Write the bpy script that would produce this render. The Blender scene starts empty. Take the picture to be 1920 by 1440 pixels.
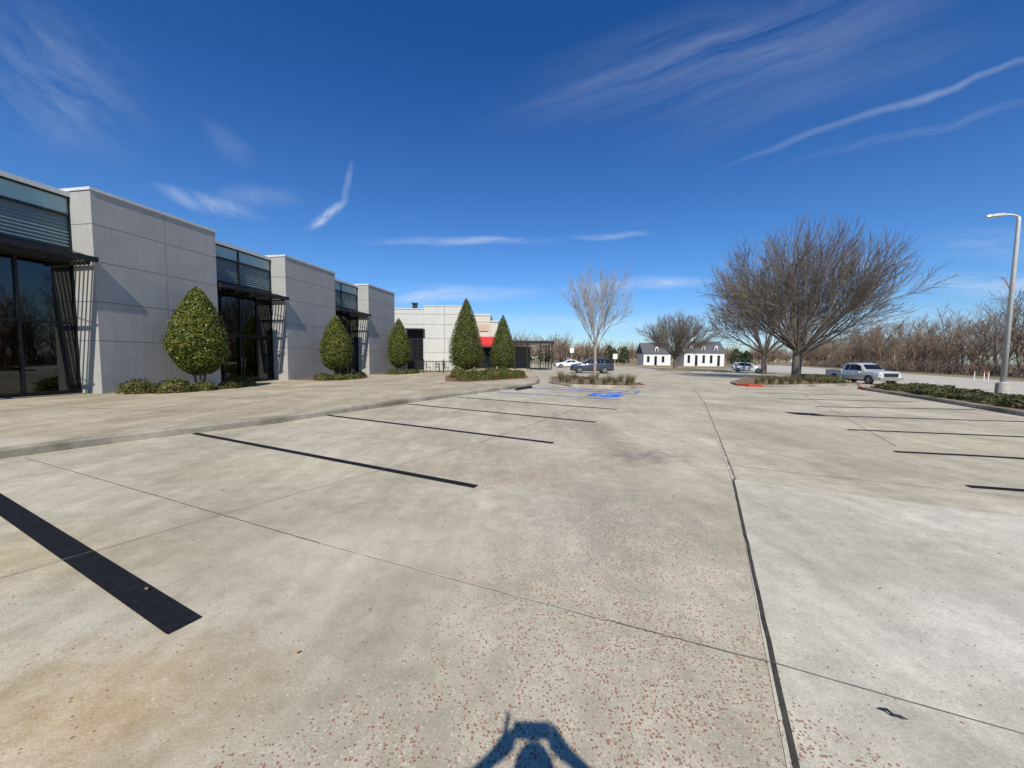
import bpy, bmesh, math, random
from mathutils import Vector, Matrix, noise
SC=bpy.context.scene
COL=SC.collection
rnd=random.Random(7)
S=0.15
def H(x): return 0.0 if x<8 else -0.012*(min(x,60.0)-8.0)

# ------------------------------------------------------------------ helpers
class NT:
    def __init__(s,tree): s.t=tree; s.n=tree.nodes; s.l=tree.links
    def add(s,typ,**kw):
        nd=s.n.new(typ)
        for k,v in kw.items(): setattr(nd,k,v)
        return nd
    def val(s,sock,v):
        if isinstance(v,bpy.types.NodeSocket): s.l.new(v,sock)
        else: sock.default_value=v
    def math(s,op,a,b=None,c=None,clamp=False):
        nd=s.n.new('ShaderNodeMath'); nd.operation=op; nd.use_clamp=clamp
        s.val(nd.inputs[0],a)
        if b is not None: s.val(nd.inputs[1],b)
        if c is not None: s.val(nd.inputs[2],c)
        return nd.outputs[0]
    def vmath(s,op,a,b=None,scale=None):
        nd=s.n.new('ShaderNodeVectorMath'); nd.operation=op
        s.val(nd.inputs[0],a)
        if b is not None: s.val(nd.inputs[1],b)
        if scale is not None: s.val(nd.inputs['Scale'],scale)
        return nd.outputs['Value'] if op in('DOT_PRODUCT','LENGTH','DISTANCE') else nd.outputs[0]
    def mix(s,fac,a,b,mode='MIX'):
        nd=s.n.new('ShaderNodeMix'); nd.data_type='RGBA'; nd.blend_type=mode; nd.clamp_factor=True
        s.val(nd.inputs[0],fac); s.val(nd.inputs[6],a); s.val(nd.inputs[7],b)
        return nd.outputs[2]
    def noise(s,vec,scale,detail=4,rough=.55,dist=0):
        nd=s.n.new('ShaderNodeTexNoise'); nd.inputs['Scale'].default_value=scale
        nd.inputs['Detail'].default_value=detail; nd.inputs['Roughness'].default_value=rough
        nd.inputs['Distortion'].default_value=dist
        if vec is not None: s.l.new(vec,nd.inputs['Vector'])
        return nd.outputs[0]
    def mr(s,v,a,b,c=0.0,d=1.0):
        nd=s.n.new('ShaderNodeMapRange'); nd.clamp=True
        s.val(nd.inputs[0],v)
        for i,x in enumerate((a,b,c,d)): nd.inputs[i+1].default_value=x
        return nd.outputs[0]
def c4(c): return (c[0],c[1],c[2],1.0)
def newmat(name):
    m=bpy.data.materials.new(name); m.use_nodes=True
    nt=NT(m.node_tree); b=m.node_tree.nodes['Principled BSDF']
    return m,nt,b
def mat(name,col,rough=.6,metal=0,var=.12,scale=6,bump=0,bscale=40,coat=0,spec=.5,island=0):
    m,nt,b=newmat(name)
    tc=nt.add('ShaderNodeTexCoord').outputs['Object']
    n=nt.noise(tc,scale,3,.6)
    k=nt.mr(n,.3,.7,1-var,1+var)
    if island:
        g=nt.add('ShaderNodeNewGeometry').outputs['Random Per Island']
        k=nt.math('MULTIPLY',k,nt.mr(g,0,1,1-island,1+island))
    c=nt.vmath('SCALE',(col[0],col[1],col[2]),scale=k)
    nt.l.new(c,b.inputs['Base Color'])
    b.inputs['Roughness'].default_value=rough; b.inputs['Metallic'].default_value=metal
    b.inputs['Coat Weight'].default_value=coat; b.inputs['Specular IOR Level'].default_value=spec
    if coat: b.inputs['Coat Roughness'].default_value=.05
    if bump:
        bn=nt.noise(tc,bscale,2,.6); bp=nt.add('ShaderNodeBump'); bp.inputs['Strength'].default_value=bump
        bp.inputs['Distance'].default_value=.01
        nt.l.new(bn,bp.inputs['Height']); nt.l.new(bp.outputs[0],b.inputs['Normal'])
    return m
def leafmat(name,c1,c2,c3,rough=.5,trans=.15):
    m,nt,b=newmat(name)
    g=nt.add('ShaderNodeNewGeometry').outputs['Random Per Island']
    tc=nt.add('ShaderNodeTexCoord').outputs['Object']
    n=nt.noise(tc,2.2,2,.5)
    c=nt.mix(g,c4(c1),c4(c2)); c=nt.mix(nt.mr(n,.45,.75),c,c4(c3))
    nt.l.new(c,b.inputs['Base Color']); b.inputs['Roughness'].default_value=rough
    b.inputs['Specular IOR Level'].default_value=.3
    tr=nt.add('ShaderNodeBsdfTranslucent'); nt.l.new(c,tr.inputs[0])
    mx=nt.add('ShaderNodeMixShader'); mx.inputs[0].default_value=trans
    nt.l.new(b.outputs[0],mx.inputs[1]); nt.l.new(tr.outputs[0],mx.inputs[2])
    nt.l.new(mx.outputs[0],m.node_tree.nodes['Material Output'].inputs[0])
    return m
def setp(o,parent):
    if parent is not None: o.parent=parent
def mesh(name,V,F,mats,parent=None,smooth=False,mi=None,kind=None,label=None,cat=None,group=None,loc=None,rot=0):
    me=bpy.data.meshes.new(name); me.from_pydata([tuple(v) for v in V],[],F)
    if not isinstance(mats,(list,tuple)): mats=[mats]
    for m in mats: me.materials.append(m)
    if mi: me.polygons.foreach_set('material_index',mi)
    if smooth: me.polygons.foreach_set('use_smooth',[True]*len(me.polygons))
    me.update()
    o=bpy.data.objects.new(name,me); COL.objects.link(o); setp(o,parent)
    if loc is not None: o.location=loc
    if rot: o.rotation_euler=(0,0,rot)
    tag(o,kind,label,cat,group)
    return o
def tag(o,kind=None,label=None,cat=None,group=None):
    if kind: o['kind']=kind
    if label: o['label']=label
    if cat: o['category']=cat
    if group: o['group']=group
def thing(name,label,cat,loc=(0,0,0),rot=0,group=None):
    e=bpy.data.objects.new(name,None); e.empty_display_size=.3; COL.objects.link(e)
    e.location=loc; e.rotation_euler=(0,0,rot); tag(e,None,label,cat,group)
    return e
def copy_thing(e,loc,rot=0,scale=1,label=None):
    def rec(o,par):
        c=o.copy(); COL.objects.link(c)
        if par is not None:
            c.parent=par; c.matrix_parent_inverse=o.matrix_parent_inverse.copy()
        for ch in o.children: rec(ch,c)
        return c
    c=rec(e,None); c.location=loc; c.rotation_euler=(0,0,rot)
    c.scale=(scale,scale,scale) if not isinstance(scale,tuple) else scale
    if label: c['label']=label
    return c
class MB:
    def __init__(s): s.V=[];s.F=[];s.M=[]
    def box(s,x0,x1,y0,y1,z0,z1,m=0):
        b=len(s.V)
        s.V+=[(x0,y0,z0),(x1,y0,z0),(x1,y1,z0),(x0,y1,z0),(x0,y0,z1),(x1,y0,z1),(x1,y1,z1),(x0,y1,z1)]
        s.F+=[(b,b+3,b+2,b+1),(b+4,b+5,b+6,b+7),(b,b+1,b+5,b+4),(b+1,b+2,b+6,b+5),(b+2,b+3,b+7,b+6),(b+3,b,b+4,b+7)]
        s.M+=[m]*6; return s
    def poly(s,pts,m=0):
        b=len(s.V); s.V+=[tuple(p) for p in pts]; s.F.append(tuple(range(b,b+len(pts)))); s.M.append(m); return s
    def tube(s,pts,rads,n=6,m=0,cap=True):
        b=len(s.V); pts=[Vector(p) for p in pts]
        for i,p in enumerate(pts):
            d=(pts[min(i+1,len(pts)-1)]-pts[max(i-1,0)]).normalized()
            a=d.cross(Vector((0,0,1)) if abs(d.z)<.9 else Vector((1,0,0))).normalized(); c=d.cross(a)
            r=rads[i] if isinstance(rads,(list,tuple)) else rads
            for k in range(n):
                t=2*math.pi*k/n; s.V.append(tuple(p+a*math.cos(t)*r+c*math.sin(t)*r))
        for i in range(len(pts)-1):
            for k in range(n):
                s.F.append((b+i*n+k,b+i*n+(k+1)%n,b+(i+1)*n+(k+1)%n,b+(i+1)*n+k)); s.M.append(m)
        if cap:
            s.F.append(tuple(b+k for k in range(n-1,-1,-1))); s.M.append(m)
            e=b+(len(pts)-1)*n; s.F.append(tuple(e+k for k in range(n))); s.M.append(m)
        return s
    def build(s,name,mats,parent=None,**kw):
        return mesh(name,s.V,s.F,mats,parent,mi=s.M,**kw)

# ------------------------------------------------------------------ materials
def concrete(name,c1,c2,stains=(),pebbles=None,fine=.12,bump=.25,spots=True):
    m,nt,b=newmat(name)
    P=nt.add('ShaderNodeTexCoord').outputs['Object']
    n1=nt.noise(P,.42,5,.64); c=nt.mix(nt.mr(n1,.41,.60),c4(c1),c4(c2))
    mp=nt.add('ShaderNodeMapping'); mp.inputs['Rotation'].default_value=(0,0,math.radians(27)); mp.inputs['Scale'].default_value=(1.6,.22,1)
    nt.l.new(P,mp.inputs['Vector'])
    n2=nt.noise(mp.outputs[0],1.2,4,.65)
    n3=nt.noise(P,4.5,7,.74); n4=nt.noise(P,75,2,.6)
    k=nt.math('MULTIPLY',nt.mr(n2,.3,.7,.86,1.12),nt.mr(n3,.32,.68,.80,1.14))
    k=nt.math('MULTIPLY',k,nt.mr(n4,.3,.7,1-fine,1+fine))
    if spots:
        v=nt.add('ShaderNodeTexVoronoi'); v.voronoi_dimensions='2D'; v.inputs['Scale'].default_value=.8; nt.l.new(P,v.inputs['Vector'])
        sp=nt.mr(nt.math('ADD',v.outputs['Distance'],nt.mr(n4,.2,.8,-.006,.006)),.006,.012,.55,1); k=nt.math('MULTIPLY',k,sp)
    c=nt.vmath('SCALE',c,scale=k)
    for (x,y,rx,ry,col,st) in stains:
        d=nt.vmath('SUBTRACT',P,(x,y,0)); d=nt.vmath('MULTIPLY',d,(1/rx,1/ry,0)); L=nt.vmath('LENGTH',d)
        L=nt.math('ADD',L,nt.mr(n3,.2,.8,-.6,.6)); f=nt.math('MULTIPLY',nt.mr(L,1.1,.1),st)
        c=nt.mix(f,c,nt.vmath('SCALE',(col[0],col[1],col[2]),scale=k),'MIX')
    if pebbles:
        v=nt.add('ShaderNodeTexVoronoi'); v.voronoi_dimensions='2D'; v.inputs['Scale'].default_value=66; nt.l.new(P,v.inputs['Vector'])
        sep=nt.add('ShaderNodeSeparateColor'); nt.l.new(v.outputs['Color'],sep.inputs[0])
        L=None
        for (x,y,rx,ry) in pebbles:
            d=nt.vmath('SUBTRACT',P,(x,y,0)); d=nt.vmath('MULTIPLY',d,(1/rx,1/ry,0)); l=nt.math('SUBTRACT',1.0,nt.vmath('LENGTH',d),clamp=True)
            L=l if L is None else nt.math('MAXIMUM',L,l)
        dens=nt.math('MULTIPLY',nt.mr(L,0,.6,0.05,.95),nt.mr(n3,.40,.56,.18,1.1))
        dens=nt.math('MAXIMUM',dens,.012)
        on=nt.math('LESS_THAN',sep.outputs[0],dens)
        ins=nt.math('LESS_THAN',v.outputs['Distance'],nt.mr(sep.outputs[1],0,1,.10,.47))
        msk=nt.math('MULTIPLY',on,ins)
        pc=nt.mix(sep.outputs[2],c4((.28,.10,.055)),c4((.20,.11,.065)))
        pc=nt.mix(nt.math('GREATER_THAN',sep.outputs[2],.60),pc,c4((.56,.49,.39)))
        c=nt.mix(nt.math('MULTIPLY',msk,.85),c,pc)
    nt.l.new(c,b.inputs['Base Color']); b.inputs['Roughness'].default_value=.85; b.inputs['Specular IOR Level'].default_value=.2
    bp=nt.add('ShaderNodeBump'); bp.inputs['Strength'].default_value=bump; bp.inputs['Distance'].default_value=.01
    nt.l.new(nt.noise(P,110,2,.7),bp.inputs['Height']); nt.l.new(bp.outputs[0],b.inputs['Normal'])
    return m
M_lot=concrete('lot_concrete',(.39,.345,.25),(.51,.455,.345),
  stains=[(-1.8,1.6,.8,.6,(.43,.29,.13),.55),(-2.6,1.5,.9,.6,(.42,.31,.14),.45),(-4.0,2.9,1.4,.7,(.47,.37,.18),.4),(-3.2,5.4,1.6,.6,(.54,.46,.27),.4),
          (2.2,6.3,.9,.5,(.20,.185,.155),.6),(1.6,9.5,.9,2.6,(.30,.27,.22),.45),(4.5,19,2.0,4,(.28,.25,.2),.4),(.9,3.9,1.1,1.5,(.38,.35,.30),.5),
          (9.5,11.3,1.3,1.0,(.32,.27,.2),.5),(9,24,3,5,(.33,.30,.25),.35),(9,8,4,2,(.52,.44,.29),.5),(-1.2,3.2,1.2,.6,(.60,.55,.44),.35),(.2,7.5,1.8,.6,(.58,.52,.40),.35)],
  pebbles=[(.65,2.0,1.25,1.9),(.3,1.3,1.6,.8),(1.1,3.4,1.0,1.4),(-.2,5.2,1.2,1.0)])
M_slab=concrete('new_slab_concrete',(.47,.43,.335),(.58,.54,.435),pebbles=[(1.2,1.3,.5,.5)],spots=False,stains=[(3.2,2.2,1.3,.6,(.65,.61,.52),.5),(2.2,1.4,.9,.5,(.40,.365,.29),.4)])
M_walk=concrete('plaza_concrete',(.36,.305,.21),(.48,.415,.30),fine=.08,stains=[(-8.6,6.2,1.2,.5,(.58,.53,.43),.6),(-7,10,1.0,2.5,(.33,.28,.21),.4)])
M_kerb=concrete('kerb_concrete',(.23,.205,.155),(.42,.38,.30),fine=.15,spots=False)
M_road=concrete('road_concrete',(.45,.41,.34),(.53,.49,.42),spots=False)
M_black=mat('black_paint',(.013,.013,.016),.75,var=.3,scale=20,bump=.3,bscale=150,spec=.15)
M_blue=mat('blue_paint',(.03,.16,.66),.7,var=.3,scale=9,spec=.2)
M_white=mat('white_paint',(.72,.72,.70),.5,var=.08)
M_red=mat('red_paint',(.45,.04,.02),.7,var=.35)
M_seam=mat('seam_tar',(.045,.04,.03),.95,var=.5,scale=12)
M_joint=mat('joint_line',(.21,.18,.13),.95,var=.5,scale=7)
M_jlight=mat('joint_efflorescence',(.55,.50,.41),.9,var=.3,scale=7)
M_mulch=mat('brown_mulch',(.19,.09,.05),.95,var=.5,scale=18,bump=1,bscale=45)
M_soil=mat('pine_straw',(.19,.125,.065),.95,var=.45,scale=14,bump=1,bscale=45)
M_grass=mat('dry_grass',(.25,.195,.10),.95,var=.4,scale=.6,bump=.8,bscale=12)
def stucco(name,col,var=.08):
    m,nt,b=newmat(name)
    P=nt.add('ShaderNodeTexCoord').outputs['Object']
    n1=nt.noise(P,.9,3,.6); n2=nt.noise(P,7,5,.7); n3=nt.noise(P,60,2,.6)
    mp=nt.add('ShaderNodeMapping'); mp.inputs['Scale'].default_value=(5,5,.35); nt.l.new(P,mp.inputs[0])
    n4=nt.noise(mp.outputs[0],1,4,.6)
    k=nt.math('MULTIPLY',nt.mr(n1,.3,.7,1-var,1+var),nt.mr(n2,.3,.7,1-var,1+var))
    k=nt.math('MULTIPLY',k,nt.mr(n3,.3,.7,.92,1.06)); k=nt.math('MULTIPLY',k,nt.mr(n4,.35,.65,1-var*.8,1+var*.5))
    nt.l.new(nt.vmath('SCALE',col,scale=k),b.inputs['Base Color']); b.inputs['Roughness'].default_value=.85
    b.inputs['Specular IOR Level'].default_value=.2
    bp=nt.add('ShaderNodeBump'); bp.inputs['Strength'].default_value=.3; bp.inputs['Distance'].default_value=.01
    nt.l.new(nt.noise(P,80,3,.75),bp.inputs['Height']); nt.l.new(bp.outputs[0],b.inputs['Normal'])
    return m
M_stucco=stucco('grey_stucco',(.385,.38,.355),.06); M_groove=mat('panel_groove',(.09,.09,.085),.9)
M_wstucco=stucco('white_stucco',(.58,.57,.52),.04); M_tan=stucco('offwhite_stucco',(.58,.55,.47),.05)
M_coping=mat('metal_coping',(.60,.60,.57),.45,var=.05); M_frame=mat('dark_bronze_frame',(.016,.015,.014),.4,metal=.3,var=.2)
M_steel=mat('black_steel',(.018,.018,.019),.5,metal=.2,var=.2)
def glass(name,tint,refl=1.0):
    m,nt,b=newmat(name); m.node_tree.nodes.remove(b)
    tr=nt.add('ShaderNodeBsdfTransparent'); tr.inputs[0].default_value=c4(tint)
    gl=nt.add('ShaderNodeBsdfGlossy'); gl.inputs['Roughness'].default_value=.01; gl.inputs[0].default_value=(refl,refl,refl,1)
    fr=nt.add('ShaderNodeFresnel'); fr.inputs[0].default_value=1.7
    P=nt.add('ShaderNodeTexCoord').outputs['Object']
    bp=nt.add('ShaderNodeBump'); bp.inputs['Strength'].default_value=.03; bp.inputs['Distance'].default_value=.05
    nt.l.new(nt.noise(P,.8,1,.5),bp.inputs['Height']); nt.l.new(bp.outputs[0],gl.inputs['Normal'])
    mx=nt.add('ShaderNodeMixShader'); nt.l.new(fr.outputs[0],mx.inputs[0]); nt.l.new(tr.outputs[0],mx.inputs[1]); nt.l.new(gl.outputs[0],mx.inputs[2])
    nt.l.new(mx.outputs[0],m.node_tree.nodes['Material Output'].inputs[0]); return m
M_glass=glass('tinted_glass',(.42,.46,.45),.9)
M_frost=mat('frosted_glass',(.30,.45,.45),.18,var=.08,scale=2); M_carglass=mat('car_glass',(.012,.014,.016),.04,var=.1)
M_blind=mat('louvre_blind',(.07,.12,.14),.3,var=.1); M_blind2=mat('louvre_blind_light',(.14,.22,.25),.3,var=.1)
M_int=mat('interior_wall',(.20,.19,.18),.8); M_redpanel=mat('panel_red',(.80,.02,.02),.6); M_roof=mat('roof_membrane',(.35,.35,.33),.8)
M_leaf=leafmat('holly_leaves',(.040,.062,.009),(.13,.150,.018),(.19,.175,.025),.45)
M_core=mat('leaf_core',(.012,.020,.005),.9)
M_shrub=leafmat('shrub_leaves',(.05,.075,.012),(.13,.135,.025),(.16,.115,.035),.5)
M_jun=leafmat('juniper_leaves',(.04,.055,.014),(.09,.10,.03),(.13,.10,.045),.6)
M_reed=leafmat('grass_blades',(.24,.20,.10),(.13,.14,.05),(.28,.24,.13),.7,.25)
M_bark=mat('grey_bark',(.16,.13,.105),.9,var=.3,scale=8,bump=.6,bscale=20); M_twig=mat('bare_twigs',(.17,.14,.11),.85,var=.25,island=.3)
M_pale=mat('pale_bark',(.34,.29,.23),.85,var=.2,scale=10); M_wood=mat('woodland_bark',(.20,.145,.105),.9,var=.25,scale=.3,island=.5)
M_ever=leafmat('evergreen_leaves',(.02,.04,.01),(.05,.07,.02),(.06,.07,.03),.7)
M_tyre=mat('tyre_rubber',(.02,.02,.02),.8); M_rim=mat('alloy_rim',(.5,.5,.52),.3,metal=.8); M_trim=mat('black_trim',(.015,.015,.015),.5)
M_greycar=mat('grey_car_paint',(.055,.06,.07),.3,metal=.6,coat=1,var=.05); M_silver=mat('silver_car_paint',(.60,.60,.60),.35,metal=.2,coat=1,var=.04)
M_whitecar=mat('white_car_paint',(.75,.75,.72),.3,coat=1,var=.03); M_lamp=mat('headlight_lens',(.75,.77,.8),.1); M_tail=mat('tail_lens',(.4,.01,.01),.15)
M_chrome=mat('chrome',(.7,.7,.7),.15,metal=1,var=.03)
M_pole=mat('galvanised_pole',(.55,.56,.54),.45,metal=.2,var=.08); M_shing=mat('dark_shingle',(.10,.10,.105),.9,var=.3,scale=3)
M_orange=mat('orange_plastic',(.7,.13,.03),.5); M_fabric=mat('red_awning',(.55,.02,.03),.7)
M_panel=mat('sign_panel_cream',(.55,.38,.30),.6)

# ------------------------------------------------------------------ ground sheets
def sheet(name,pts,dz,m,kind='structure',parent=None,label=None,cat=None,group=None):
    bm=bmesh.new(); vs=[bm.verts.new((p[0],p[1],0)) for p in pts]; bm.faces.new(vs)
    for x in (8.0,60.0):
        bmesh.ops.bisect_plane(bm,geom=bm.verts[:]+bm.edges[:]+bm.faces[:],plane_co=(x,0,0),plane_no=(1,0,0))
    bmesh.ops.recalc_face_normals(bm,faces=bm.faces)
    for v in bm.verts: v.co.z=H(v.co.x)+dz
    for f in bm.faces:
        if f.normal.z<0: f.normal_flip()
    me=bpy.data.meshes.new(name); bm.to_mesh(me); bm.free(); me.materials.append(m)
    o=bpy.data.objects.new(name,me); COL.objects.link(o); tag(o,kind,label,cat,group); setp(o,parent); return o
def offs(pts,d,closed):
    n=len(pts); out=[]
    for i in range(n):
        p=Vector(pts[i][:2])
        a=Vector(pts[i-1][:2]) if (closed or i>0) else None
        b=Vector(pts[(i+1)%n][:2]) if (closed or i<n-1) else None
        n1=n2=None
        if a is not None: t=(p-a).normalized(); n1=Vector((-t.y,t.x))
        if b is not None: t=(b-p).normalized(); n2=Vector((-t.y,t.x))
        if n1 is None: nn=n2
        elif n2 is None: nn=n1
        else:
            nn=(n1+n2).normalized(); nn=nn/max(.4,nn.dot(n1))
        q=p+nn*d; out.append((q.x,q.y))
    return out
def strip(pts,w):
    L=offs(pts,w/2,False); R=offs(pts,-w/2,False); return L+R[::-1]
def kerb(name,pts,closed,w=.16,h=.15,red=(),side=1):
    inn=offs(pts,w*side,closed); mb=MB(); n=len(pts)
    bev=offs(pts,.025*side,closed)
    for i in range(n if closed else n-1):
        j=(i+1)%n; m=1 if i in red else 0
        P=[pts[i],pts[j]];B=[bev[i],bev[j]];I=[inn[i],inn[j]]
        z=[H(P[0][0]),H(P[1][0])]
        mb.poly([(P[0][0],P[0][1],z[0]-.1),(P[1][0],P[1][1],z[1]-.1),(P[1][0],P[1][1],z[1]+h-.03),(P[0][0],P[0][1],z[0]+h-.03)],m)
        mb.poly([(P[0][0],P[0][1],z[0]+h-.03),(P[1][0],P[1][1],z[1]+h-.03),(B[1][0],B[1][1],z[1]+h),(B[0][0],B[0][1],z[0]+h)],m)
        mb.poly([(B[0][0],B[0][1],z[0]+h),(B[1][0],B[1][1],z[1]+h),(I[1][0],I[1][1],z[1]+h),(I[0][0],I[0][1],z[0]+h)],m)
        mb.poly([(I[0][0],I[0][1],z[0]+h),(I[1][0],I[1][1],z[1]+h),(I[1][0],I[1][1],z[1]-.1),(I[0][0],I[0][1],z[0]-.1)],m)
    mb.build(name,[M_kerb,M_red],kind='structure'); return inn

sheet('ground',[(-900,-300),(900,-300),(900,1500),(-900,1500)],-.02,M_grass)
sheet('parking_lot',[(-45,-22),(8,-21),(64,96),(-20,100),(-45,70)],0,M_lot)
def L1(t,o): return (29.5+.43*t+.9*o,24+.9*t-.43*o)
sheet('road',[L1(-60,0),L1(-60,20),L1(190,20),L1(190,0)],0,M_road)
sheet('new_concrete_slab',[(.0,-.75),(1.1,1.41),(2.98,5.06),(5.35,3.91),(12.2,.6),(9,-6)],.004,M_slab)
def wob(a,b,n=24,am=.004):
    a=Vector(a);b=Vector(b);d=(b-a).normalized();pp=Vector((-d.y,d.x)); out=[]
    for i in range(n+1):
        p=a.lerp(b,i/n)+pp*am*noise.noise(Vector((i*.7+.3,a.x,b.y)))*2; out.append((p.x,p.y))
    return out
sheet('expansion_joint',strip(wob((-2.0,-4.8),(2.98,5.06),60,.003),.024),.008,M_seam)
sheet('expansion_joint',strip([(2.98,5.06),(4.28,7.9),(7.22,14.4),(10.6,22.5),(14,30)],.022),.008,M_jlight)
sheet('expansion_joint',strip([(3.01,5.06),(4.31,7.9),(7.25,14.4),(10.63,22.5)],.028),.012,M_joint)
for a,b,w,m in [((-7.4,5.75),(-2.89,3.74),.008,M_joint),((-2.89,3.74),(-1.62,3.17),.008,M_joint),((-1.62,3.17),(.576,2.25),.006,M_jlight),((.576,2.25),(1.38,1.93),.006,M_joint),
                ((1.38,1.93),(7,-.6),.005,M_joint),((-5.2,.1),(-2.89,3.74),.008,M_joint),((-2.89,3.74),(-.59,7.15),.007,M_joint),((-.59,7.15),(9,25.5),.012,M_joint),
                ((-5.2,8.7),(4.9,4.0),.005,M_jlight),((3.3,5.75),(14,.9),.010,M_joint),((-1,16.6),(9.2,11.9),.012,M_joint),((6.9,13.8),(18,8.6),.012,M_joint),
                ((5.4,10.3),(16,5.2),.010,M_joint),((7.3,7.2),(20,28),.012,M_joint)]:
    sheet('concrete_joint',strip(wob(a,b),w),.012,m)
K=[(-14,-6.5),(-10.6,.2),(-7.9,5.25),(-7.1,6.75),(-5.53,8.95),(-4.72,10.7),(-2.85,14.6),(.73,21.07),(1.6,23.6),(2.0,27.5),(2.6,64)]
inn=kerb('kerb',K,False,side=1)
sheet('plaza_pavement',inn+[(-45,64),(-45,-6.5)],.147,M_walk)
A0=Vector((-14.82,13.85)); DA=Vector((.1805,.9836)); NA=Vector((.9836,-.1805)); RA=-math.asin(.1805)
def FP(s,o): p=A0+DA*s+NA*o; return (p.x,p.y)
for s in range(-12,34,3): 
    a=FP(s,.05); L=14 if s>12 else 6.0+max(0,(s+6))*.42
    sheet('pavement_joint',strip(wob(a,(a[0]+NA.x*L,a[1]+NA.y*L),6,.004),.018),.151,M_joint)
for o in (2.9,5.8): sheet('pavement_joint',strip(wob(FP(-6,o),FP(34,o),12,.004),.018),.151,M_joint)

# ------------------------------------------------------------------ painted markings
def stripe(a,b,w,m,dz=.010,name='painted_stripe'): return sheet(name,strip([a,b],w),dz,m)
for a,b,w in [((-7.7,5.15),(-1.91,2.16),.17),((-6.41,7.69),(-.43,4.66),.11),((-4.94,10.26),(.79,7.17),.11),((-3.465,12.9),(2.12,9.61),.11),((-2.17,15.32),(3.34,12.11),.11),
              ((5.92,4.88),(11.8,3.4),.11),((6.84,6.77),(12.7,5.6),.11),((7.9,8.94),(13.9,8.2),.11),((8.9,11.35),(14.9,11.0),.11),((10.9,13.75),(17.0,14.0),.11),((11.6,16.6),(17.6,16.6),.11),((12.5,19.6),(18.0,19.5),.11),((13.5,22.6),(19,22.4),.11)]:
    stripe(a,b,w,M_black)
sheet('painted_stripe',[(8.5,11.95),(9.3,11.75),(9.35,11.3),(8.6,11.45)],.014,M_black)
kd=Vector((.457,.889)); pd=Vector((.872,-.489)); B0=Vector((-.95,18.0))
def bp(a,o): p=B0+kd*a+pd*o; return (p.x,p.y)
for a,o0 in ((0,.3),(3.0,.5),(4.5,1.1)): stripe(bp(a,o0),bp(a,6.0),.10,M_blue)
for i in range(5): stripe(bp(3.08,1.2+i),bp(4.42,1.9+i*.9),.08,M_blue,.013)
stripe(bp(3.06,6.0),bp(4.44,6.0),.10,M_blue,.010)
sheet('accessible_parking_symbol',[bp(.8,4.35),bp(.8,5.7),bp(2.2,5.7),bp(2.2,4.35)],.010,M_blue)
M_wornwhite=mat('worn_white_paint',(.55,.58,.62),.7,var=.3,scale=12)
def wheelchair(a0,o0,sc,m):
    w=.09*sc
    ring=[(a0+.32*sc*math.cos(t)-.05,o0+.32*sc*math.sin(t)) for t in [math.radians(k) for k in range(150,421,15)]]
    sheet('accessible_parking_symbol',strip([bp(*r) for r in ring],w),.014,m)
    sheet('accessible_parking_symbol',strip([bp(a0+.45*sc,o0-.12),bp(a0+.12*sc,o0-.08),bp(a0+.08*sc,o0+.2),bp(a0-.25*sc,o0+.38)],w),.018,m)
    sheet('accessible_parking_symbol',[bp(a0+.55*sc+.09*math.cos(t),o0-.16+.09*math.sin(t)) for t in [k*math.pi/5 for k in range(10)]],.014,m)
wheelchair(1.42,5.0,.9,M_wornwhite)

# ------------------------------------------------------------------ beds / islands
def bed(pts,dz,m): return sheet('planting_bed',pts,dz,m)
bed([FP(.4,.06),FP(5.2,.06),FP(5.0,1.7),FP(3.4,2.3),FP(.4,2.0)],.155,M_mulch)
bed([FP(9.2,.06),FP(14.0,.06),FP(13.6,2.2),FP(11,2.9),FP(9.2,2.4)],.155,M_mulch)
bed([FP(17.9,.06),FP(22.8,.06),FP(22.5,2.2),FP(20,2.7),FP(17.9,2.2)],.155,M_mulch)
bed([(-4.0,23.0),(-2.6,22.6),(1.0,27.3),(1.3,29.5),(.9,41),(-2.5,41),(-5.2,30)],.155,M_mulch)
I1=[(2.35,24.6),(3.4,21.6),(6.5,20.9),(7.6,21.6),(7.95,23.6),(7.3,29),(4.5,33.5),(2.9,30)]
bed(kerb('island_kerb',I1,True,red=(3,)),.11,M_soil)
I2=[(15.0,25.6),(15.3,24.8),(16.2,24.7),(17.5,24.9),(27.0,29.6),(30.5,38),(28,42),(23,38),(16.2,28.5)]
bed(kerb('island_kerb',I2,True,red=(0,1)),.11,M_soil)
I3=[(10.7,-1),(16.0,10.9),(19.0,16.9),(22.2,24.0),(23.3,25.6),(25.2,25.6),(27.6,24.6),(27.4,21.5),(18,-1)]
bed(kerb('island_kerb',I3,True,red=(3,)),.11,M_soil)
I4=[(22,60),(26,56),(36,63),(44,80),(40,86),(28,72)]
bed(kerb('island_kerb',I4,True),.11,M_grass)

# ------------------------------------------------------------------ building A
BA=thing('retail_building','Long grey stucco shop building with stepped panel piers and glazed bays','building',(A0.x,A0.y,0),RA)
ZR=[S,2.05,3.45,4.85,6.15,7.30]
def pier(y0,y1):
    mb=MB(); mb.box(-3.2,-.03,y0+.03,y1-.03,.0,7.3,1)
    ym=(y0+y1)/2+.1; g=.009
    for k in range(5):
        z0=ZR[k]+(g if k else -.1); z1=ZR[k+1]-(g if k<4 else 0)
        mb.box(-.03,0,y0,ym-g,z0,z1); mb.box(-.03,0,ym+g,y1,z0,z1)
        mb.box(-3.2,-.032,y0,y0+.03,z0,z1); mb.box(-3.2,-.032,y1-.03,y1,z0,z1)
    mb.build('pier_wall',[M_stucco,M_groove],BA)
    c=MB(); c.box(-3.25,.035,y0-.035,y1+.035,7.3,7.40); c.build('coping',[M_coping],BA)
piers=[(-13.2,-8.7),(0,4.65),(8.95,13.5),(17.75,22.1)]
for p in piers: pier(*p)
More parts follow.
